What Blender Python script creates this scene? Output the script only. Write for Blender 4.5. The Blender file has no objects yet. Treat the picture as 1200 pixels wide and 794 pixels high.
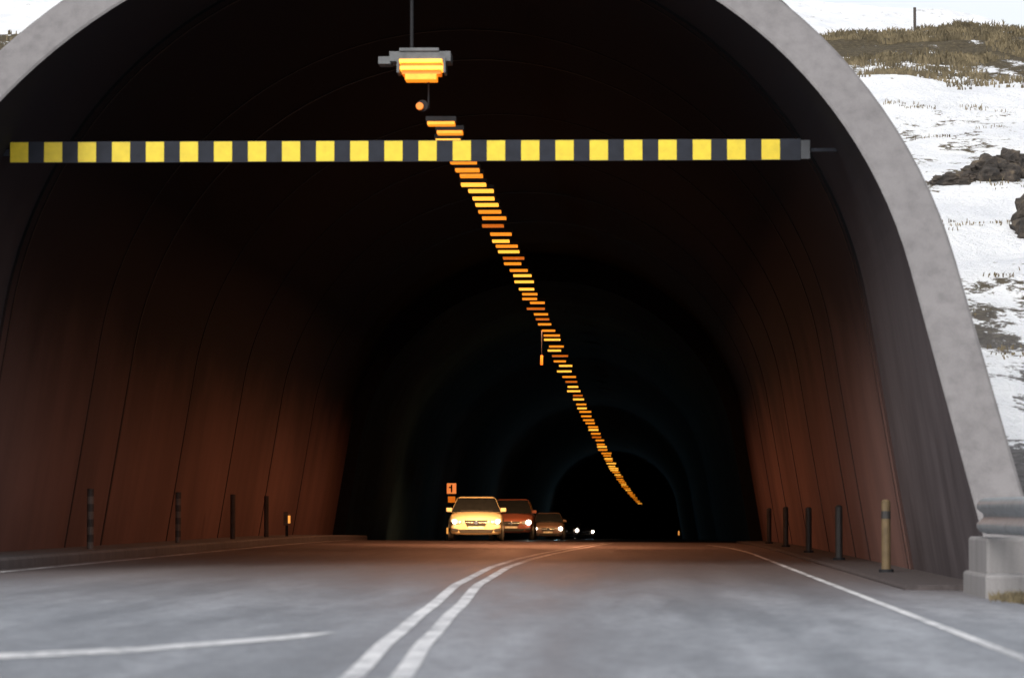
import bpy, bmesh, math, random
from mathutils import Vector, Matrix, noise
random.seed(7)
scene=bpy.context.scene
scene.view_settings.view_transform='Standard'
scene.view_settings.look='None'
scene.view_settings.exposure=0

# ---------------- helpers -----------------
def newmat(name):
    m=bpy.data.materials.new(name); m.use_nodes=True
    nt=m.node_tree
    return m,nt,nt.nodes['Principled BSDF']
def N(nt,t,**kw):
    n=nt.nodes.new(t)
    for k,v in kw.items(): setattr(n,k,v)
    return n
def L(nt,a,b): nt.links.new(a,b)
def noise_n(nt,scale,detail=5,rough=.6,vec=None,stretch=None):
    n=N(nt,'ShaderNodeTexNoise'); n.inputs['Scale'].default_value=scale
    n.inputs['Detail'].default_value=detail; n.inputs['Roughness'].default_value=rough
    if vec is None:
        g=N(nt,'ShaderNodeNewGeometry'); vec=g.outputs['Position']
    if stretch:
        mp=N(nt,'ShaderNodeMapping'); mp.inputs['Scale'].default_value=stretch
        L(nt,vec,mp.inputs['Vector']); vec=mp.outputs['Vector']
    L(nt,vec,n.inputs['Vector'])
    return n.outputs['Fac']
def ramp(nt,fac,pts):
    r=N(nt,'ShaderNodeValToRGB'); e=r.color_ramp.elements
    while len(e)<len(pts): e.new(.5)
    for i,(p,c) in enumerate(pts):
        e[i].position=p; e[i].color=(c[0],c[1],c[2],1) if not isinstance(c,(int,float)) else (c,c,c,1)
    L(nt,fac,r.inputs['Fac']); return r.outputs['Color']
def mixc(nt,fac,a,b,mode='MIX'):
    m=N(nt,'ShaderNodeMix',data_type='RGBA',blend_type=mode)
    for sock,v in ((m.inputs[0],fac),(m.inputs[6],a),(m.inputs[7],b)):
        if isinstance(v,(int,float)): sock.default_value=v
        elif isinstance(v,tuple): sock.default_value=(v[0],v[1],v[2],1)
        else: L(nt,v,sock)
    return m.outputs[2]
def mathn(nt,op,a,b=0.0,c=None):
    m=N(nt,'ShaderNodeMath',operation=op)
    for i,v in enumerate((a,b) if c is None else (a,b,c)):
        if isinstance(v,(int,float)): m.inputs[i].default_value=v
        else: L(nt,v,m.inputs[i])
    return m.outputs[0]
def maprange(nt,v,a,b,c=0.,d=1.):
    m=N(nt,'ShaderNodeMapRange',interpolation_type='SMOOTHSTEP')
    L(nt,v,m.inputs[0])
    for i,x in enumerate((a,b,c,d)): m.inputs[i+1].default_value=x
    return m.outputs[0]
def bump(nt,bsdf,h,strength=.4,dist=.02):
    b=N(nt,'ShaderNodeBump'); b.inputs['Strength'].default_value=strength; b.inputs['Distance'].default_value=dist
    L(nt,h,b.inputs['Height']); L(nt,b.outputs['Normal'],bsdf.inputs['Normal'])
def posxyz(nt):
    g=N(nt,'ShaderNodeNewGeometry'); s=N(nt,'ShaderNodeSeparateXYZ'); L(nt,g.outputs['Position'],s.inputs[0]); return s.outputs
def simple(name,col,rough=.6,metal=0.,var=.25,scale=6.,em=None,ems=0.,spec=.5,coat=0.):
    m,nt,b=newmat(name)
    f=noise_n(nt,scale,4)
    c=ramp(nt,f,[(.3,tuple(x*(1-var) for x in col)),(.7,tuple(min(1,x*(1+var)) for x in col))])
    L(nt,c,b.inputs['Base Color'])
    b.inputs['Roughness'].default_value=rough; b.inputs['Metallic'].default_value=metal
    b.inputs['Specular IOR Level'].default_value=spec
    b.inputs['Coat Weight'].default_value=coat
    if em: 
        b.inputs['Emission Color'].default_value=(*em,1); b.inputs['Emission Strength'].default_value=ems
        m.cycles.emission_sampling='NONE'
    return m
def meshobj(name,verts,faces,mats,parent=None,smooth=False,midx=None):
    me=bpy.data.meshes.new(name); me.from_pydata(verts,[],faces); me.update()
    for m in (mats if isinstance(mats,list) else [mats]): me.materials.append(m)
    if midx:
        for p,i in zip(me.polygons,midx): p.material_index=i
    if smooth:
        for p in me.polygons: p.use_smooth=True
    o=bpy.data.objects.new(name,me); scene.collection.objects.link(o)
    if parent: o.parent=parent
    return o
def empty(name,loc=(0,0,0)):
    o=bpy.data.objects.new(name,None); scene.collection.objects.link(o); o.location=loc; o.empty_display_size=.3; return o
class MB:
    def __init__(s): s.v=[];s.f=[];s.m=[]
    def box(s,x0,x1,y0,y1,z0,z1,mi=0,mat=None):
        b=len(s.v)
        for z in (z0,z1):
            for (x,y) in ((x0,y0),(x1,y0),(x1,y1),(x0,y1)):
                p=Vector((x,y,z)); 
                if mat: p=mat@p
                s.v.append(tuple(p))
        for q in ((0,3,2,1),(4,5,6,7),(0,1,5,4),(1,2,6,5),(2,3,7,6),(3,0,4,7)):
            s.f.append(tuple(b+i for i in q)); s.m.append(mi)
    def cyl(s,c,r,h,axis='Z',n=16,mi=0,r2=None,mi_cap=None):
        b=len(s.v); r2=r if r2 is None else r2
        for k,(rr,t) in enumerate(((r,-h/2),(r2,h/2))):
            for i in range(n):
                a=2*math.pi*i/n; u=rr*math.cos(a); w=rr*math.sin(a)
                p={'Z':(u,w,t),'Y':(u,t,w),'X':(t,u,w)}[axis]
                s.v.append((c[0]+p[0],c[1]+p[1],c[2]+p[2]))
        for i in range(n):
            j=(i+1)%n; s.f.append((b+i,b+j,b+n+j,b+n+i)); s.m.append(mi)
        mc=mi if mi_cap is None else mi_cap
        s.f.append(tuple(b+i for i in range(n))[::-1]); s.m.append(mc)
        s.f.append(tuple(b+n+i for i in range(n))); s.m.append(mc)
    def obj(s,name,mats,parent=None,bevel=0,smooth=False):
        o=meshobj(name,s.v,s.f,mats,parent,smooth,s.m)
        bm=bmesh.new(); bm.from_mesh(o.data); bmesh.ops.recalc_face_normals(bm,faces=bm.faces); bm.to_mesh(o.data); bm.free()
        if bevel:
            bv=o.modifiers.new('bevel','BEVEL'); bv.width=bevel; bv.segments=2; bv.limit_method='ANGLE'
        return o

# ---------------- profile functions ----------------
def floorz(d):
    if d<66: return 0.
    if d<96: return -.008*(d-66)**2/60
    return -.12-.008*(d-96)
def bankf(d):
    return .01*max(0,min(1,(115-d)/30))
def xc(d): return 1.15e-5*max(0,d-90)**2
def roadz(x,d): return floorz(d)+bankf(d)*(1-x)

# ---------------- materials ----------------
def concrete(name,base,dark,scale=1.2):
    m,nt,b=newmat(name)
    f=noise_n(nt,scale*.6,6,.55); g=noise_n(nt,2.,4,.6,stretch=(3,3,.25)); k=noise_n(nt,60,3)
    c=ramp(nt,f,[(.3,tuple(x*.84 for x in base)),(.7,base)])
    c=mixc(nt,ramp(nt,g,[(.42,0.),(.75,.6)]),c,dark)
    c=mixc(nt,.2,c,ramp(nt,k,[(.3,.2),(.7,.55)]),'OVERLAY')
    L(nt,c,b.inputs['Base Color']); b.inputs['Roughness'].default_value=.85
    bump(nt,b,mathn(nt,'ADD',k,mathn(nt,'MULTIPLY',f,2.)),.35,.01)
    return m
M_conc=concrete('portal_concrete',(.215,.205,.208),(.11,.103,.106))
M_plinth=concrete('plinth_concrete',(.26,.25,.25),(.12,.115,.115))
M_kerb=concrete('kerb_concrete',(.17,.16,.16),(.08,.07,.07),2.)

SHADE=(.0055,.0055,.0085)  # painted darkness of the vault above the lamps
m,nt,b=newmat('lining_concrete')
X,Y,Z=posxyz(nt)
f=noise_n(nt,.4,6,.55); g=noise_n(nt,.9,5,.6,stretch=(1,1,.15)); k=noise_n(nt,22,3)
wall=ramp(nt,f,[(.3,(.20,.118,.104)),(.7,(.27,.160,.138))])
wall=mixc(nt,ramp(nt,g,[(.4,0.),(.75,.45)]),wall,(.10,.068,.062))
vault_shade=maprange(nt,mathn(nt,'ADD',Z,mathn(nt,'MULTIPLY',f,1.8)),1.8,5.0)  # shade of the unlit upper vault put into the colour
wall=mixc(nt,vault_shade,wall,SHADE)
L(nt,wall,b.inputs['Base Color']); b.inputs['Roughness'].default_value=.8; b.inputs['Specular IOR Level'].default_value=.12
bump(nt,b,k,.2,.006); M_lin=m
m,nt,b=newmat('entrance_concrete')
X,Y,Z=posxyz(nt)
f=noise_n(nt,.8,6,.6); g=noise_n(nt,1.6,5,.6,stretch=(1,1,.15)); k=noise_n(nt,25,3)
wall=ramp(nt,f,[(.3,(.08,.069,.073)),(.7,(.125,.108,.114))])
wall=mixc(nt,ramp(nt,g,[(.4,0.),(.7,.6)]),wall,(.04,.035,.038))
vault_shade=maprange(nt,mathn(nt,'ADD',Z,mathn(nt,'MULTIPLY',f,2.)),2.6,6.2)  # painted shade again, darkening the entrance walls towards the crown
wall=mixc(nt,vault_shade,wall,(.014,.0135,.018))
L(nt,wall,b.inputs['Base Color']); b.inputs['Roughness'].default_value=.85; b.inputs['Specular IOR Level'].default_value=.15
bump(nt,b,k,.3,.01); M_ent=m
m,nt,b=newmat('joint_seal'); X,Y,Z=posxyz(nt)
L(nt,mixc(nt,maprange(nt,Z,2.,4.3),(.05,.03,.027),(.005,.005,.006)),b.inputs['Base Color']); b.inputs['Specular IOR Level'].default_value=.05; M_joint=m  # seals carry the painted vault shade too, darker with height
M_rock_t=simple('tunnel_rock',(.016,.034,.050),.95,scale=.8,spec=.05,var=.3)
M_pier=simple('lining_edge',(.012,.012,.014),.9,spec=.1)

# asphalt
def asphalt_color(nt):
    a=noise_n(nt,55,4,.7); bb=noise_n(nt,.9,6,.62,stretch=(1.5,.10,1)); cc=noise_n(nt,.35,4,.55,stretch=(1,.4,1)); sp=noise_n(nt,14,3,.75)
    md=noise_n(nt,6,6,.8,stretch=(1,.5,1))
    c=ramp(nt,a,[(.3,(.10,.108,.124)),(.7,(.31,.33,.365))])
    c=mixc(nt,ramp(nt,bb,[(.40,0.),(.72,.75)]),c,(.46,.48,.52))
    c=mixc(nt,ramp(nt,cc,[(.38,.4),(.62,0.)]),c,(.12,.128,.145))
    c=mixc(nt,ramp(nt,md,[(.40,.45),(.55,0.)]),c,(.09,.095,.105))
    c=mixc(nt,ramp(nt,sp,[(.33,.5),(.45,0.)]),c,(.06,.06,.065))
    X,Y,Z=posxyz(nt)
    c=mixc(nt,maprange(nt,mathn(nt,'ADD',Y,mathn(nt,'MULTIPLY',cc,8)),26,48,0,.85),c,(.12,.09,.082))
    return c,a,bb
m,nt,b=newmat('asphalt'); c,a,bb=asphalt_color(nt)
L(nt,c,b.inputs['Base Color']); L(nt,ramp(nt,bb,[(.3,.45),(.7,.68)]),b.inputs['Roughness'])
b.inputs['Specular IOR Level'].default_value=.5
bump(nt,b,a,.6,.01); M_road=m
m,nt,b=newmat('worn_road_paint'); c,a,bb=asphalt_color(nt)
w=noise_n(nt,9,5,.75,stretch=(1,.5,1)); w2=noise_n(nt,.8,3)
fac=ramp(nt,mathn(nt,'ADD',mathn(nt,'MULTIPLY',w,.6),mathn(nt,'MULTIPLY',w2,.4)),[(.38,0.1),(.56,.85)])
L(nt,mixc(nt,fac,c,(.76,.76,.77)),b.inputs['Base Color']); b.inputs['Roughness'].default_value=.7
bump(nt,b,a,.4,.008); M_paint=m

# terrain
m,nt,b=newmat('snowy_ground')
at=N(nt,'ShaderNodeAttribute',attribute_name='bare'); grav=N(nt,'ShaderNodeAttribute',attribute_name='gravel')
n1=noise_n(nt,1.3,8,.72,stretch=(1,.45,1.5)); n2=noise_n(nt,7,5,.7); n3=noise_n(nt,.25,5,.6,stretch=(1,.6,1)); n4=noise_n(nt,.6,5,.6,stretch=(1,.5,1))
bare=mathn(nt,'ADD',mathn(nt,'MULTIPLY',at.outputs['Fac'],1.0),mathn(nt,'MULTIPLY',mathn(nt,'SUBTRACT',n1,.5),2.1))
bare=mathn(nt,'ADD',bare,mathn(nt,'MULTIPLY',mathn(nt,'SUBTRACT',n2,.5),.9))
bare=mathn(nt,'ADD',bare,mathn(nt,'MULTIPLY',mathn(nt,'SUBTRACT',n3,.5),1.0))
bf=ramp(nt,bare,[(.46,0.),(.58,1.)])
snow=ramp(nt,n4,[(.3,(.76,.78,.82)),(.7,(.92,.93,.94))])
grass=ramp(nt,n2,[(.3,(.035,.028,.018)),(.55,(.10,.08,.047)),(.75,(.20,.16,.095))])
gr=ramp(nt,n2,[(.3,(.06,.058,.06)),(.7,(.2,.19,.19))])
earth=mixc(nt,grav.outputs['Fac'],grass,gr)
L(nt,mixc(nt,bf,snow,earth),b.inputs['Base Color']); b.inputs['Roughness'].default_value=.8; b.inputs['Specular IOR Level'].default_value=.2
bump(nt,b,mathn(nt,'ADD',n1,mathn(nt,'MULTIPLY',n2,.5)),.8,.3); M_snow=m

M_yel=simple('hazard_yellow',(.66,.50,.02),.5,var=.10,scale=9,em=(.85,.62,.02),ems=.04)  # faint glow added so the unlit squares look brighter
M_blk=simple('black_paint',(.016,.019,.028),.6,spec=.2)
M_steel=simple('galvanised_steel',(.30,.33,.35),.5,metal=.6,var=.3,scale=12)
M_dkmetal=simple('dark_metal',(.02,.02,.022),.7,spec=.2)
M_lamph=simple('lamp_housing_grey',(.11,.115,.12),.6,var=.3)
M_na=simple('sodium_lens',(.9,.35,.03),.4,em=(1,.28,.012),ems=1.1)
M_na2=simple('sodium_lens_bright',(.9,.4,.05),.4,em=(1,.42,.04),ems=1.7)
M_na3=simple('sodium_lens_dim',(.6,.2,.02),.4,em=(1,.20,.008),ems=.6)

# ---------------- terrain ----------------
def fbm(x,y,s,o=4):
    return noise.fractal(Vector((x*s,y*s,3.7)),1.,2.,o)
def sm(a,b,x):
    t=max(0,min(1,(x-a)/(b-a))); return t*t*(3-2*t)
def terr(x,d):
    ax=abs(x)
    near=.222*max(0,min(d,106)-36)
    if d>106: near+= -.9*sm(106,116,d)
    far=0
    if d>150:
        far=.186*(min(d,400)-150)-.12*max(0,d-400)
        far-= .18*max(-60,min(x-25,260))*sm(150,400,d)
        far+= 2.2*fbm(x,d,.02)
        far=max(far,-8)
    h=near+far
    side=.16*max(0,ax-9)
    side=min(side,12)
    h=max(h,side*(1-sm(30,110,d)))
    amp=sm(6.6,9,ax) if d<75 else 1
    h+= amp*(.35*fbm(x,d,.12)+.14*fbm(x,d,.5)) if d>36 else amp*.12*fbm(x,d,.4)
    if d<41.5:
        if ax<6.5 and d>32.2: return -.3
        if ax<5.6 or (x<0 and ax<6.6): return -.3
        if d<=36: h=h+(-.05 if x>0 else .1)
        return h
    if ax<6.7: h=max(h,2.4+math.sqrt(6.2**2-ax*ax) if ax<6.2 else 2.4*(6.7-ax)/.5)
    return h
def lines(segs):
    out=[]
    for a,bb,st in segs:
        n=max(1,round((bb-a)/st)); out+= [a+(bb-a)*i/n for i in range(n)]
    out.append(segs[-1][1]); return out
xs=lines([(-900,-200,70),(-200,-40,16),(-40,-14,2),(-14,-7,.7),(-7,7,.25),(7,17,.3),(17,30,1.),(30,90,4),(90,220,13),(220,900,70)])
ys=lines([(-250,0,25),(0,30,2),(30,48,.25),(48,112,.4),(112,150,2),(150,460,8),(460,1800,80)])
V=[];bareA=[];gravA=[]
for yy in ys:
    for x in xs:
        z=terr(x,yy); V.append((x,yy,z))
        br=0.
        br=max(br, sm(84,97,yy)*(1-sm(104,116,yy))*.78)
        br=max(br, .52*sm(44,49,yy)*(1-sm(55,62,yy)))
        br=max(br, .36*sm(63,70,yy)*(1-sm(80,86,yy)))
        br=max(br, 1.2*(1-sm(41,45,yy)))
        if yy>150: br=max(br,.18)
        br=br if br>0 else .05
        bareA.append(br); gravA.append(1-sm(44,60,yy) if x>5.6 and yy>35.2 else .25*(1 if yy<60 else 0))
F=[];nx=len(xs)
for j in range(len(ys)-1):
    for i in range(nx-1):
        q=(j*nx+i,j*nx+i+1,(j+1)*nx+i+1,(j+1)*nx+i)
        if ys[j]<41.5<=ys[j+1]+1e-6 and min(abs(xs[i]),abs(xs[i+1]))<6.7 : continue
        F.append(q)
ground=meshobj('ground',V,F,M_snow,smooth=True)
for nm,arr in (('bare',bareA),('gravel',gravA)):
    a=ground.data.attributes.new(nm,'FLOAT','POINT'); a.data.foreach_set('value',arr)

# ---------------- tunnel ----------------
tunnel=empty('road_tunnel',(0,38,0))
def tpar(o):
    o.parent=tunnel; o.matrix_parent_inverse=Matrix.Translation((0,-38,0)); return o
AX=-.15
NA,NW=60,8
A0=math.radians(9.5)
def arc(R,c):
    """arch of radius R centred at height c, running tangentially into straight splayed walls (right foot -> crown -> left foot)"""
    zt=c+R*math.sin(A0); xt=R*math.cos(A0); ok=[]
    for i in range(NW):
        z=-.35+(zt+.35)*i/NW
        ok.append((xt+math.tan(A0)*(zt-z),z))
    up=[(R*math.cos(A0+(math.pi-2*A0)*i/NA),c+R*math.sin(A0+(math.pi-2*A0)*i/NA)) for i in range(NA+1)]
    pts=ok+up+[(-x,z) for x,z in ok[::-1]]
    return [(x+AX,z) for x,z in pts]
n=NA+2*NW
cut=lambda z:33.0+1.0*max(z,-.1)
Ri,Ro,C=5.55,6.05,2.4
A=[arc(Ri,C),arc(Ri,C),arc(Ri+.03,C),arc(Ro-.03,C),arc(Ro,C),arc(Ro,C)]
def loopy(k,z):
    if k==0: return 43.0
    if k in(1,4): return cut(z)+.03
    if k in(2,3): return cut(z)
    return 47.
V=[]
for k,ar in enumerate(A):
    for (x,z) in ar: V.append((x,loopy(k,z),z))
F=[];MI=[]
for k in range(5):
    for i in range(n):
        F.append((k*(n+1)+i,k*(n+1)+i+1,(k+1)*(n+1)+i+1,(k+1)*(n+1)+i)); MI.append(1 if k==0 else 0)
o=tpar(meshobj('portal_ring',V,F,[M_conc,M_ent],None,False,MI))
# lining
LR=5.52
V=[];F=[];st=[43.003+ (95-43)*i/26 for i in range(27)]
ar=arc(LR,C)
for d in st:
    for (x,z) in ar: V.append((x,d,z+floorz(d)))
for k in range(26):
    for i in range(n): F.append((k*(n+1)+i,k*(n+1)+i+1,(k+1)*(n+1)+i+1,(k+1)*(n+1)+i))
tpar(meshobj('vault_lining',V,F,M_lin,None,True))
V=[(x,43.002,z) for x,z in arc(LR+.13,C)]+[(x,43.002,z) for x,z in arc(LR-.005,C)]
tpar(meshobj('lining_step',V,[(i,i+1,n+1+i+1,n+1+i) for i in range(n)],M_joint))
# joints
J=MB()
for d,w in ((43.4,.07),(50.6,.07),(54,.11),(61.5,.07),(69,.07),(76.5,.07),(84,.06)):
    a1=arc(LR+.01,C);a2=arc(LR-.012,C); b0=len(J.v); fz=floorz(d)
    for (aa,yy) in ((a1,d-w/2),(a2,d-w/2),(a2,d+w/2),(a1,d+w/2)):
        for x,z in aa: J.v.append((x,yy,z+fz))
    for k in range(3):
        for i in range(n): J.f.append((b0+k*(n+1)+i,b0+k*(n+1)+i+1,b0+(k+1)*(n+1)+i+1,b0+(k+1)*(n+1)+i)); J.m.append(0)
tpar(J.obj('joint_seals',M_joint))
# transition wall + rock tunnel
R2,C2=5.25,2.0
fz=floorz(95)
V=[(x,95,z+fz) for x,z in arc(LR+.2,C)]+[(x,95,z+fz) for x,z in arc(R2,C2)]
tpar(meshobj('lining_end_wall',V,[(i,i+1,n+1+i+1,n+1+i) for i in range(n)],M_pier))
V=[];F=[];st=[95+(d*d)/900*1. for d in range(0,780,7)]
ar=arc(R2,C2)
for s_i,d in enumerate(st):
    for (x,z) in ar:
        k=1+(.0 if s_i==0 else .004+.004*noise.noise(Vector((x*.9,d*.04,z*.9))))
        V.append((x*k+xc(d),d,(z-C2)*k+C2+floorz(d)))
ns=len(st)
for k in range(ns-1):
    for i in range(n): F.append((k*(n+1)+i,k*(n+1)+i+1,(k+1)*(n+1)+i+1,(k+1)*(n+1)+i))
F.append(tuple((ns-1)*(n+1)+i for i in range(n+1)))
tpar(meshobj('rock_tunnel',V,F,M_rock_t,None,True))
dend=st[-1]
# walkways
W=MB()
for sx,hh in((-1,.13),(1,.05)):
    seg=[34.2+i*1.0 for i in range(61)]
    for a_,b_ in zip(seg[:-1],seg[1:]):
        b0=len(W.v); xi,xo=sx*5.08,sx*6.15
        for yy in(a_,b_):
            t=roadz(xi,yy)+hh; bo=roadz(xi,yy)-.1
            W.v+=[(xi,yy,bo),(xi+sx*.0,yy,t-.03),(xi+sx*.03,yy,t),(xo,yy,t+.01)]
        for q in((0,1,5,4),(1,2,6,5),(2,3,7,6)): W.f.append(tuple(b0+i for i in q)); W.m.append(0 if sx<0 else 1)
    b0=len(W.v); yy=34.2; t=roadz(xi,yy)+hh
    W.v+=[(xi,yy,t-.24),(xi,yy,t-.03),(xi+sx*.03,yy,t),(xo,yy,t+.01),(xo,yy,t-.24)]; W.f.append(tuple(b0+i for i in range(5))); W.m.append(0 if sx<0 else 1)
tpar(W.obj('walkway_kerbs',[M_kerb,simple('asphalt_strip',(.07,.06,.06),.9,scale=12,spec=.2)]))

# ---------------- road ----------------
dl=[-60+2*i for i in range(63)]+[66+i for i in range(64)]+[130+10*i for i in range(int((dend-130)/10)+2)]
V=[];F=[]
for d in dl:
    c=xc(d) if d>90 else 0
    xl,xr=(-6.8,5.7) if d<34 else (-6.1,5.95)
    V+=[(xl+c,d,roadz(xl,d)),(xr+c,d,roadz(xr,d))]
for i in range(len(dl)-1): F.append((2*i,2*i+1,2*i+3,2*i+2))
meshobj('road',V,F,M_road)
def interp(pts,y):
    if y<=pts[0][0]: return pts[0][1]
    for (a,xa),(b_,xb) in zip(pts[:-1],pts[1:]):
        if y<=b_:
            t=(y-a)/(b_-a); t=t*t*(3-2*t)*.35+t*.65; return xa+(xb-xa)*t
    return pts[-1][1]
def strip(mb,fx,w,y0,y1,step=.5):
    n_=int((y1-y0)/step); b0=len(mb.v)
    for i in range(n_+1):
        y=y0+(y1-y0)*i/n_; x=fx(y)
        for s in(-1,1): mb.v.append((x+s*w/2,y,roadz(x+s*w/2,y)+.004))
    for i in range(n_): mb.f.append((b0+2*i,b0+2*i+1,b0+2*i+3,b0+2*i+2)); mb.m.append(0)
mk=MB()
cl=[(-60,1.6),(15,1.27),(20,1.1),(25.6,.95),(35,.70),(45,.60),(52,.66),(58,.80),(64,1.0),(72,1.3),(85,1.7)]
for off in(-.11,.11): strip(mk,lambda y:interp(cl,y)+off,.10,-40,84)
strip(mk,lambda y:4.48+max(0,(y-60))**2*.0012*-1,.08,-40,80)
strip(mk,lambda y:-4.75,.12,-40,90)
pts=[(-1.5,16.3),(-.75,16.75),(-.2,17.7),(.2,19.0),(.48,20.0),(.6,20.9),(.42,20.6),(.15,19.6),(-.2,18.5),(-.75,17.5),(-1.6,17.1)]
b0=len(mk.v)
for x,y in pts: mk.v.append((x,y,roadz(x,y)+.004))
mk.f.append(tuple(range(b0,b0+len(pts)))); mk.m.append(0)
mk.obj('road_markings',M_paint)

# ---------------- height limit bar ----------------
hb=empty('height_limit_bar',(0,40,4.98))
B=MB(); B.box(-5.0,4.34,.0,.06,-.125,.125,0); B.box(-5.0,4.34,.06,.11,-.05,.05,0)
k0=2.45+(904-750)/4000*40
for i in range(23):
    xx=k0-i*.4035
    B.box(xx-.107,xx+.107,-.004,.02,-.118,.118,1)
B.box(4.343,4.45,.01,.1,-.11,.11,2); B.box(4.45,4.80,.06,.1,-.02,.02,0); B.box(-5.15,-5.0,.02,.1,-.04,.04,0)
B.obj('striped_panel',[M_blk,M_yel,simple('grey_end_bracket',(.05,.055,.065),.6)],hb)

# ---------------- hanging lamp ----------------
hl=empty('tunnel_lamp',(-.2,41,6.1))
B=MB()
B.cyl((-.1,.0,.95),.022,1.6,'Z',10,1)
B.box(-.36,.38,-.18,.25,.05,.17,0); B.box(-.50,-.34,-.1,.2,.03,.12,0)
B.box(-.24,.24,-.2,.2,.17,.21,0)
B.box(-.24,.28,-.205,.1,.03,.075,2); B.box(-.23,.29,-.205,.1,-.055,-.01,2); B.box(-.22,.27,-.16,.12,-.01,.03,4)
B.box(-.27,-.24,-.2,.14,-.09,.09,0); B.box(.29,.32,-.2,.14,-.09,.09,0)
B.box(-.17,.21,-.19,.1,-.175,-.105,3)
B.box(-.21,.26,-.16,.12,-.105,-.055,4)
B.cyl((.0,-.05,-.48),.045,.05,'Y',20,4,mi_cap=4); B.cyl((.03,.02,-.47),.07,.08,'Y',20,1)
B.cyl((.1,.05,-.3),.012,.4,'Z',8,1)
B.obj('lamp_body',[M_lamph,M_dkmetal,M_na2,M_na,M_na3],hl,bevel=.012)

# ---------------- ceiling light row ----------------
B=MB(); d=42.6; i=0
while d<560:
    jx=random.uniform(-.045,.045)+(.025 if i%2 else -.025)
    x=xc(d)+jx; z=floorz(d)+5.62+random.uniform(-.015,.015)
    w=(.34+.10*min(1,(d-42)/60)+.22*sm(100,300,d))*random.uniform(.8,1.1)/2
    th=.024+.04*sm(60,200,d)
    r=random.random(); bright=1 if r<.6 else (2 if r<.92 else 3)
    B.box(x-w-.02,x+w+.02,d,d+.28,z+.018,z+.08,0)
    B.box(x-w,x+w,d-.02,d+.24,z-th,z+.013,bright)
    i+=1
    d+=1.05*(d/45)**1.22*random.uniform(.78,1.22)
B.box(-.12,-.05,88,88.1,4.5,4.75,3); B.cyl((-.085,88.05,5.15),.01,.8,'Z',6,0)
B.obj('ceiling_light_row',[M_dkmetal,M_na,M_na2,M_na3])
def area(name,loc,e,col,sx,sy,aim=None,spread=180):
    la=bpy.data.lights.new(name,'AREA'); la.shape='RECTANGLE'; la.size=sx; la.size_y=sy; la.energy=e; la.color=col; la.spread=math.radians(spread)
    o=bpy.data.objects.new(name,la); scene.collection.objects.link(o); o.location=loc
    if aim: o.rotation_euler=(Vector(aim)-Vector(loc)).to_track_quat('-Z','Y').to_euler()
for dd,e,spd in ((48,75,180),(57,130,180),(67,200,180),(78,260,180),(88,200,180),(72,160,90)):
    area('car_fill_light',(xc(dd),dd,floorz(dd)+5.45),e,(1,.40,.19),.5,2.5,None,spd)
for dd,e in ((105,190),(138,45),(187,45)):
    area('car_fill_light',(xc(dd)-2.3,dd,floorz(dd)+4.6),e,(1,.50,.2),.4,.4,(xc(dd)-2.85,dd+6.8,floorz(dd)+.4),46)  # extra lamps added off the ceiling row to brighten the car fronts

# ---------------- posts ----------------
M_postY=simple('post_yellow',(.13,.09,.045),.7,var=.3)
M_postD=simple('post_dark',(.03,.028,.028),.6)
M_postW=simple('post_white',(.13,.095,.08),.7)
M_postB=simple('post_brown',(.05,.035,.03),.7)
M_refl=simple('amber_reflector',(.9,.4,.05),.4,em=(1,.4,.08),ems=1.0)  # emission stands in for light thrown back by the plate
for k,(x,d,h) in enumerate(((5.4,41.2,.85),(5.42,51.3,.8),(5.42,60.5,.78),(5.42,70.,.8),(5.42,79,.8))):
    e=empty('marker_post',(x,d,roadz(5.08,d)+.05)); B=MB()
    B.cyl((0,0,h/2),.055,h,'Z',14,0); B.cyl((0,0,h+.012),.055,.025,'Z',14,0,r2=.03); B.cyl((0,0,.02),.09,.04,'Z',14,1); B.cyl((0,0,h-.16),.058,.09,'Z',14,2)
    B.obj('post',[M_postY if k==0 else M_postD,M_dkmetal,M_postD],e)
for k,(x,d) in enumerate(((-5.5,49.2),(-5.5,58.6),(-5.5,66.5),(-5.5,72.5))):
    e=empty('marker_post',(x,d,roadz(-5.08,d)+.13)); B=MB()
    for q in range(8): B.cyl((0,0,.05+.11*q),.05,.11,'Z',12,(q%2) if k<2 else 1)
    B.obj('post',[M_postW,M_postB],e)
for k,(x,d,z,mm) in enumerate(((-5.4,75.7,.42,M_refl),(-5.15,133,-.2,M_refl),(4.9,252,-1.1,M_refl))):
    e=empty('wall_reflector',(x+xc(d),d,z)); B=MB()
    s=1+.3*(k)
    if k==0: B.box(-.07*s,.03*s,0,.03,0,.3*s,0)
    B.box(.03*s,.08*s,0,.03,.05,.22*s,1); B.box(-.03,.03,.03,.06,-.5,.2,2)
    B.obj('plate',[M_postW,mm,M_dkmetal],e)
# emergency sign
e=empty('emergency_sign',(-4.45,125,floorz(125)+.2)); B=MB()
B.cyl((0,0,.75),.035,1.5,'Z',10,0); B.box(-.19,.19,-.05,.05,1.5,1.92,0); B.box(-.17,.17,-.056,-.05,1.52,1.90,1)
B.box(-.03,.03,-.06,-.056,1.57,1.85,0); B.box(-.1,-.03,-.06,-.056,1.72,1.78,0); B.box(-.13,.13,-.04,.04,1.2,1.42,2)
B.obj('sign_panel',[M_dkmetal,simple('lit_sign_orange',(.9,.3,.05),.5,em=(1,.26,.06),ems=.9),M_na3],e)

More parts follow.
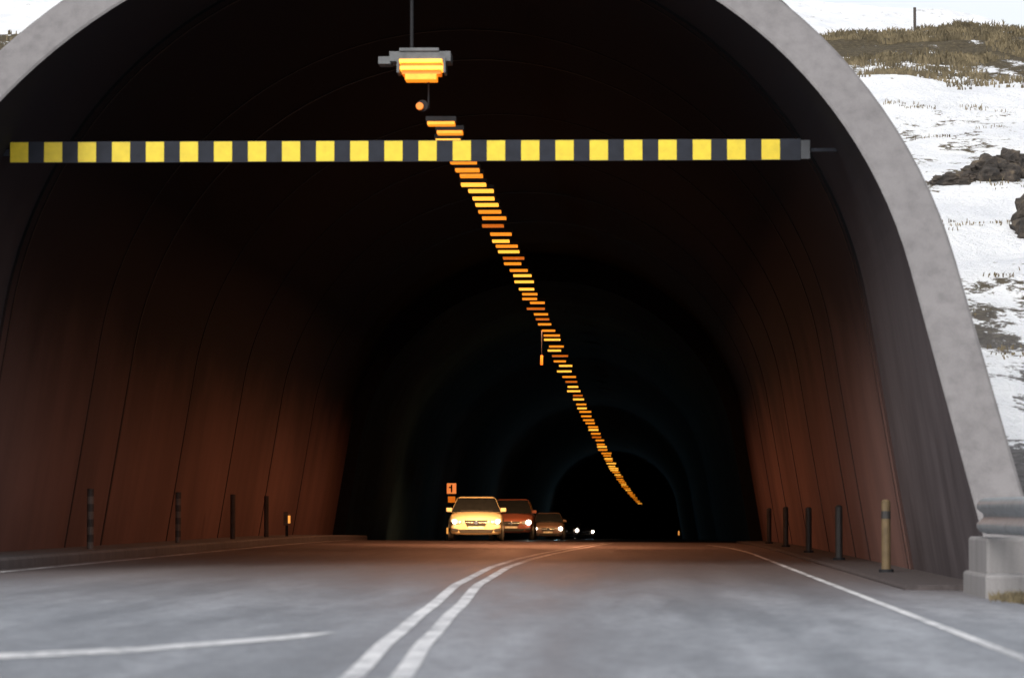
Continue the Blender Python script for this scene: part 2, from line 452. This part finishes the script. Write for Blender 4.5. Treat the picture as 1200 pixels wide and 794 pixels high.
# ---------------- guardrail ----------------
gr=empty('guardrail',(5.70,32.2,0))
prof=[(-.0,-.155),(-.06,-.14),(-.085,-.105),(-.085,-.075),(-.03,-.03),(-.02,0),(-.03,.03),(-.085,.075),(-.085,.105),(-.06,.14),(0,.155)]
ysr=[.25,.22,.12,.0,-.5,-1.]+[-2-i*2 for i in range(28)]
V=[];F=[]
for k,yy in enumerate(ysr):
    sc={0:.35,1:.7,2:.93}.get(k,1); bx={0:.06,1:.03,2:.01}.get(k,0)
    for px,pz in prof: V.append((px*sc+bx,yy,.70+pz*sc))
m_=len(prof)
for k in range(len(ysr)-1):
    for i in range(m_-1): F.append((k*m_+i,k*m_+i+1,(k+1)*m_+i+1,(k+1)*m_+i))
F.append(tuple(range(m_)))
o=meshobj('w_beam',V,F,M_steel,gr,True); sd=o.modifiers.new('s','SOLIDIFY'); sd.thickness=.012
B=MB()
for k in range(10):
    B.box(.01,.13,-4.4-k*4-.05,-4.4-k*4+.05,-.3,.82,0)
B.obj('posts',M_steel,gr,bevel=.005)
pl=empty('concrete_plinth',(6.0,32.2,0)); B=MB(); B.box(-.36,.8,-.5,1.2,-.3,.50,0); B.box(-.41,.8,-.9,1.25,-.3,.17,0)
B.obj('block',M_plinth,pl,bevel=.03)

# ---------------- rocks ----------------
M_rk,nt,b=newmat('dark_rock')
c=ramp(nt,noise_n(nt,3,6,.7),[(.35,(.014,.012,.011)),(.55,(.06,.048,.038)),(.7,(.17,.13,.085))]); L(nt,c,b.inputs['Base Color']); b.inputs['Roughness'].default_value=.9
bump(nt,b,noise_n(nt,5,6,.7),1.,.1)
def rock(x,d,sx,sy,sz,seed,dz=0):
    bm=bmesh.new(); bmesh.ops.create_icosphere(bm,subdivisions=4,radius=1)
    for v in bm.verts:
        p=v.co.copy(); q=p*1.3+Vector((seed,0,0))
        k=1+.38*noise.fractal(q,1.,2.,5)+.16*abs(noise.noise(q*3.3))
        cell=noise.cell(q*1.6)*.10
        p*=k+cell; v.co=Vector((p.x*sx,p.y*sy,p.z*sz))
    me=bpy.data.meshes.new('rock'); bm.to_mesh(me); bm.free(); me.materials.append(M_rk)
    o=bpy.data.objects.new('rock',me); scene.collection.objects.link(o); o.location=(x,d,terr(x,d)+dz)
rock(9.5,69,.55,.8,.36,1.1,-.05); rock(8.85,68.6,.42,.5,.18,9.4,-.05); rock(9.95,69.5,.4,.6,.40,4.4)
rock(9.5,62.2,.30,.5,.34,2.7,-.05); rock(9.85,63.2,.5,.6,.55,5.2); rock(8.5,68.6,.25,.3,.12,7.7,0)

# ---------------- fence ----------------
M_wood=simple('weathered_wood',(.06,.05,.045),.85)
fe=empty('wire_fence',(11.1,107,terr(11.1,107)))
B=MB(); z0=terr(11.1,107)
for k in range(-6,10):
    x=k*6.; y=.4*k; z=terr(11.1+x,107+y)-z0
    B.cyl((x,y,z+.35),.045,1.0,'Z',8,0)
B.obj('posts',M_wood,fe)

# ---------------- grass ----------------
m,nt,b=newmat('dry_grass'); c=ramp(nt,noise_n(nt,1.5,5),[(.3,(.04,.032,.018)),(.5,(.115,.092,.052)),(.7,(.22,.175,.10))]); L(nt,c,b.inputs['Base Color']); b.inputs['Roughness'].default_value=.9; M_gr=m
def blades(name,cnt,gen,h0,w0,per=8):
    V=[];F=[]
    for _ in range(cnt):
        g=gen()
        if g is None: continue
        x,y=g; z=terr(x,y)
        hs=random.uniform(.5,1.2)
        for _ in range(per):
            bx=x+random.gauss(0,.08*hs+w0*2); by=y+random.gauss(0,.08*hs); h=h0*hs*random.uniform(.5,1.1)
            a=random.uniform(0,6.28); lean=random.uniform(.1,.9)*h
            tx=bx+math.cos(a)*lean; ty=by+math.sin(a)*lean; b0=len(V)
            mx=(bx+tx)/2-math.cos(a)*lean*.15
            V+=[(bx-w0/2,by,z-.03),(bx+w0/2,by,z-.03),(mx+w0*.35,(by+ty)/2,z+h*.65),(mx-w0*.35,(by+ty)/2,z+h*.65),(tx,ty,z+h)]
            F+=[(b0,b0+1,b0+2,b0+3),(b0+3,b0+2,b0+4)]
    meshobj(name,V,F,M_gr)
def g1():
    x=random.uniform(4.5,22) if random.random()<.8 else random.uniform(-26,-8); y=random.triangular(86,110,101)
    if fbm(x,y,.22)+ .25*sm(90,102,y)<.22: return None
    return x,y
blades('ridge_grass',5500,g1,.20,.04)
def g2(): return random.uniform(5.72,6.8),random.triangular(29.5,31.1,30.8)
blades('verge_grass',420,g2,.09,.008,10)
def g3():
    x=random.uniform(7.5,13); y=random.choice((random.uniform(48,60),random.uniform(62,84)))
    if fbm(x,y,.5)<.34: return None
    return x,y
blades('hillside_grass',1500,g3,.07,.02,6)

# ---------------- cars ----------------
M_tyre=simple('tyre_rubber',(.015,.015,.015),.8); M_rim=simple('wheel_rim',(.4,.4,.42),.35,metal=.8)
M_glass=simple('car_glass',(.015,.017,.02),.12,spec=.7); M_trim=simple('black_trim',(.015,.015,.015),.5)
M_head=simple('headlight_lit',(1,1,1),.3,em=(1,.88,.70),ems=12.)
M_head2=simple('headlight_lit_far',(1,1,1),.3,em=(1,.84,.68),ems=22.)
M_hh=simple('headlight_housing',(.35,.33,.3),.2)
M_plate=simple('number_plate',(.75,.72,.62),.5)
M_chrome=simple('chrome',(.6,.6,.6),.2,metal=1.)
def car(x,d,col,W=1.78,H=1.43,Lc=4.3,suv=False,far=True,yaw=0.):
    root=empty('car',(x,d,roadz(x,d)+.004)); root.rotation_euler=(0,0,yaw)
    paint=simple('car_paint',col,.35,var=.05,coat=.6)
    lift=.12 if suv else 0; hw=W/2; bz=H*.645
    S=[(0,.62+lift,.27+lift,.72),(.07,.74+lift,.22+lift,.88),(.22,.80+lift,.19+lift,.96),(.6,.88+lift,.18+lift,.99),(1.15,bz+.03,.18+lift,1.),(2.,bz+.05,.18+lift,1.),(3.3,bz+.06,.18+lift,1.),(3.95,bz+.04,.2+lift,.97),(4.22,bz-.05,.25+lift,.92),(4.3,bz-.2,.3+lift,.84)]
    V=[];F=[]
    for (y,zt,zb,k) in S:
        w=hw*k; y=y*Lc/4.3
        half=[(0,zt+.015),(w*.45,zt+.01),(w*.8,zt-.02),(w*.94,zt-.09),(w,zt-.22),(w*.99,(zt+zb)/2-.02),(w*.97,zb+.08),(w*.88,zb),(0,zb)]
        lp=half+[(-a,b_) for a,b_ in half[-2:0:-1]]
        V+=[(a,y,b_) for a,b_ in lp]; nn=len(lp)
    for k in range(len(S)-1):
        for i in range(nn): F.append((k*nn+i,k*nn+(i+1)%nn,(k+1)*nn+(i+1)%nn,(k+1)*nn+i))
    F.append(tuple(range(nn))); F.append(tuple((len(S)-1)*nn+i for i in range(nn)))
    o=meshobj('body',V,F,paint,root,True); bm=bmesh.new(); bm.from_mesh(o.data); bmesh.ops.recalc_face_normals(bm,faces=bm.faces); bm.to_mesh(o.data); bm.free()
    ss=o.modifiers.new('ss','SUBSURF'); ss.levels=ss.render_levels=1
    bm=bmesh.new(); b0,t0=hw*.93,hw*.70
    P=[(-b0,1.0,bz),(b0,1.0,bz),(b0,4.05,bz),(-b0,4.05,bz),(-t0,1.85,H-.03),(t0,1.85,H-.03),(t0*.96,3.65,H-.05),(-t0*.96,3.65,H-.05)]
    if suv: P[4]=(-t0,1.7,H-.03);P[5]=(t0,1.7,H-.03);P[6]=(t0,3.85,H-.04);P[7]=(-t0,3.85,H-.04)
    vs=[bm.verts.new((a,y*Lc/4.3,z)) for a,y,z in P]
    fr=bm.faces.new((vs[0],vs[1],vs[5],vs[4])); rt=bm.faces.new((vs[1],vs[2],vs[6],vs[5])); bk=bm.faces.new((vs[2],vs[3],vs[7],vs[6])); lf=bm.faces.new((vs[3],vs[0],vs[4],vs[7])); tp=bm.faces.new((vs[4],vs[5],vs[6],vs[7])); bm.faces.new((vs[3],vs[2],vs[1],vs[0]))
    for f_ in (fr,rt,bk,lf):
        bmesh.ops.inset_individual(bm,faces=[f_],thickness=.065,depth=-.008)
        f_.material_index=1
    res=bmesh.ops.inset_individual(bm,faces=[tp],thickness=.12,depth=.035)
    me=bpy.data.meshes.new('greenhouse'); bm.to_mesh(me); bm.free(); me.materials.append(paint); me.materials.append(M_glass)
    o=bpy.data.objects.new('greenhouse',me); scene.collection.objects.link(o); o.parent=root
    bv=o.modifiers.new('b','BEVEL'); bv.width=.02; bv.segments=2; bv.limit_method='ANGLE'; bv.angle_limit=.5
    B=MB()
    for yy in(.85,3.4):
        for s in(-1,1):
            r=.32+(.04 if suv else 0)
            B.cyl((s*(hw-.10),yy,r),r,.21,'X',28,0); B.cyl((s*(hw-.085),yy,r),r*.62,.22,'X',20,1); B.cyl((s*(hw-.07),yy,r),r+.06,.165,'X',28,2)
    B.obj('wheels',[M_tyre,M_rim,M_trim],root,bevel=.01)
    B=MB(); l=lift
    def quad(pts,y,th,mi):
        b0=len(B.v); n_=len(pts)
        for yy in(y,y+th):
            for (a,z) in pts: B.v.append((a,yy,z))
        B.f.append(tuple(b0+i for i in range(n_))[::-1]); B.m.append(mi); B.f.append(tuple(b0+n_+i for i in range(n_))); B.m.append(mi)
        for i in range(n_):
            j=(i+1)%n_; B.f.append((b0+i,b0+j,b0+n_+j,b0+n_+i)); B.m.append(mi)
    quad([(-.38,.67+l),(.38,.67+l),(.30,.48+l),(-.30,.48+l)],-.02,.12,0)
    quad([(-.37,.60+l),(.37,.60+l),(.36,.575+l),(-.36,.575+l)],-.03,.05,1)
    B.cyl((0,-.035,.588+l),.07,.03,'Y',20,1)
    quad([(-.58,.37+l),(.58,.37+l),(.50,.26+l),(-.50,.26+l)],-.01,.12,0)
    quad([(-.26,.465+l),(.26,.465+l),(.26,.375+l),(-.26,.375+l)],-.03,.05,2)
    for s in(-1,1):
        quad([(s*.44,.67+l),(s*.80*hw/.89,.73+l),(s*.83*hw/.89,.62+l),(s*.66,.54+l),(s*.46,.56+l)],.0,.25,3)
        B.cyl((s*.70*hw/.89,.0,.625+l),.07 if not far else .10,.07,'Y',18,4)
        if not far: B.cyl((s*.53*hw/.89,.0,.615+l),.02,.04,'Y',14,4)
        quad([(s*.56,.38+l),(s*.80,.42+l),(s*.80,.33+l),(s*.60,.29+l)],.02,.2,0)
        B.box(s*(hw+.0)-.09,s*(hw+.0)+.09,1.3,1.42,bz+.02,bz+.15,5); B.box(s*(hw-.1)-.05,s*(hw-.1)+.05,1.34,1.4,bz-.02,bz+.05,0)
    B.box(-hw*.6,hw*.6,1.08*Lc/4.3,1.1*Lc/4.3,bz+.03,bz+.06,0)
    B.obj('front_details',[M_trim,M_chrome,M_plate,M_hh,M_head2 if far else M_head,paint],root,bevel=.01)
    return root
car(-2.88,111,(.70,.57,.36),far=False,yaw=math.radians(2.5))
car(-2.95,143,(.28,.09,.06),W=1.86,H=1.72,Lc=4.6,suv=True)
car(xc(192)-2.85,192,(.16,.10,.08),W=1.82,H=1.5)
car(xc(235)-2.85,235,(.12,.1,.1),W=1.82,H=1.5)
car(xc(290)-2.75,290,(.12,.1,.1),W=1.82,H=1.5)
# beams of the lit headlights
for dd,e in ((142.6,100),(191.6,220),(289,350)):
    sp=bpy.data.lights.new('headlight_beam','SPOT'); sp.energy=e; sp.color=(.5,.85,1.); sp.spot_size=math.radians(110); sp.spot_blend=1.; sp.shadow_soft_size=.05
    o=bpy.data.objects.new('headlight_beam',sp); scene.collection.objects.link(o); o.location=(xc(dd)-2.3,dd-.1,roadz(-2.9,dd)+.72)
    o.rotation_euler=Vector((.35,-1,-.02)).to_track_quat('-Z','Y').to_euler()

# ---------------- world, sun, camera ----------------
el,rot=math.radians(38),math.radians(200)
w=bpy.data.worlds.new('World'); scene.world=w; w.use_nodes=True; nt=w.node_tree
bg=nt.nodes['Background']; sky=nt.nodes.new('ShaderNodeTexSky'); sky.sky_type='NISHITA'; sky.sun_disc=False
sky.sun_elevation=el; sky.sun_rotation=rot; sky.dust_density=4.; sky.air_density=1.; sky.altitude=200
hs=nt.nodes.new('ShaderNodeHueSaturation'); hs.inputs['Saturation'].default_value=.25; hs.inputs['Value'].default_value=1.5
nt.links.new(sky.outputs[0],hs.inputs['Color']); nt.links.new(hs.outputs[0],bg.inputs['Color']); bg.inputs['Strength'].default_value=.14
su=bpy.data.lights.new('sun','SUN'); su.energy=1.2; su.angle=math.radians(15); su.color=(1,.97,.93)
so=bpy.data.objects.new('sun',su); scene.collection.objects.link(so)
sd=Vector((math.sin(rot)*math.cos(el),math.cos(rot)*math.cos(el),math.sin(el)))
so.rotation_euler=sd.to_track_quat('Z','Y').to_euler()
cam=bpy.data.cameras.new('camera'); co=bpy.data.objects.new('camera',cam); scene.collection.objects.link(co)
cam.lens=120; cam.sensor_width=36; cam.clip_end=5000; cam.clip_start=.1
co.location=(2.45,0,.75)
co.rotation_euler=Vector((-150,4000,201)).to_track_quat('-Z','Y').to_euler()
cam.dof.use_dof=True; cam.dof.focus_distance=75; cam.dof.aperture_fstop=3.2
scene.camera=co
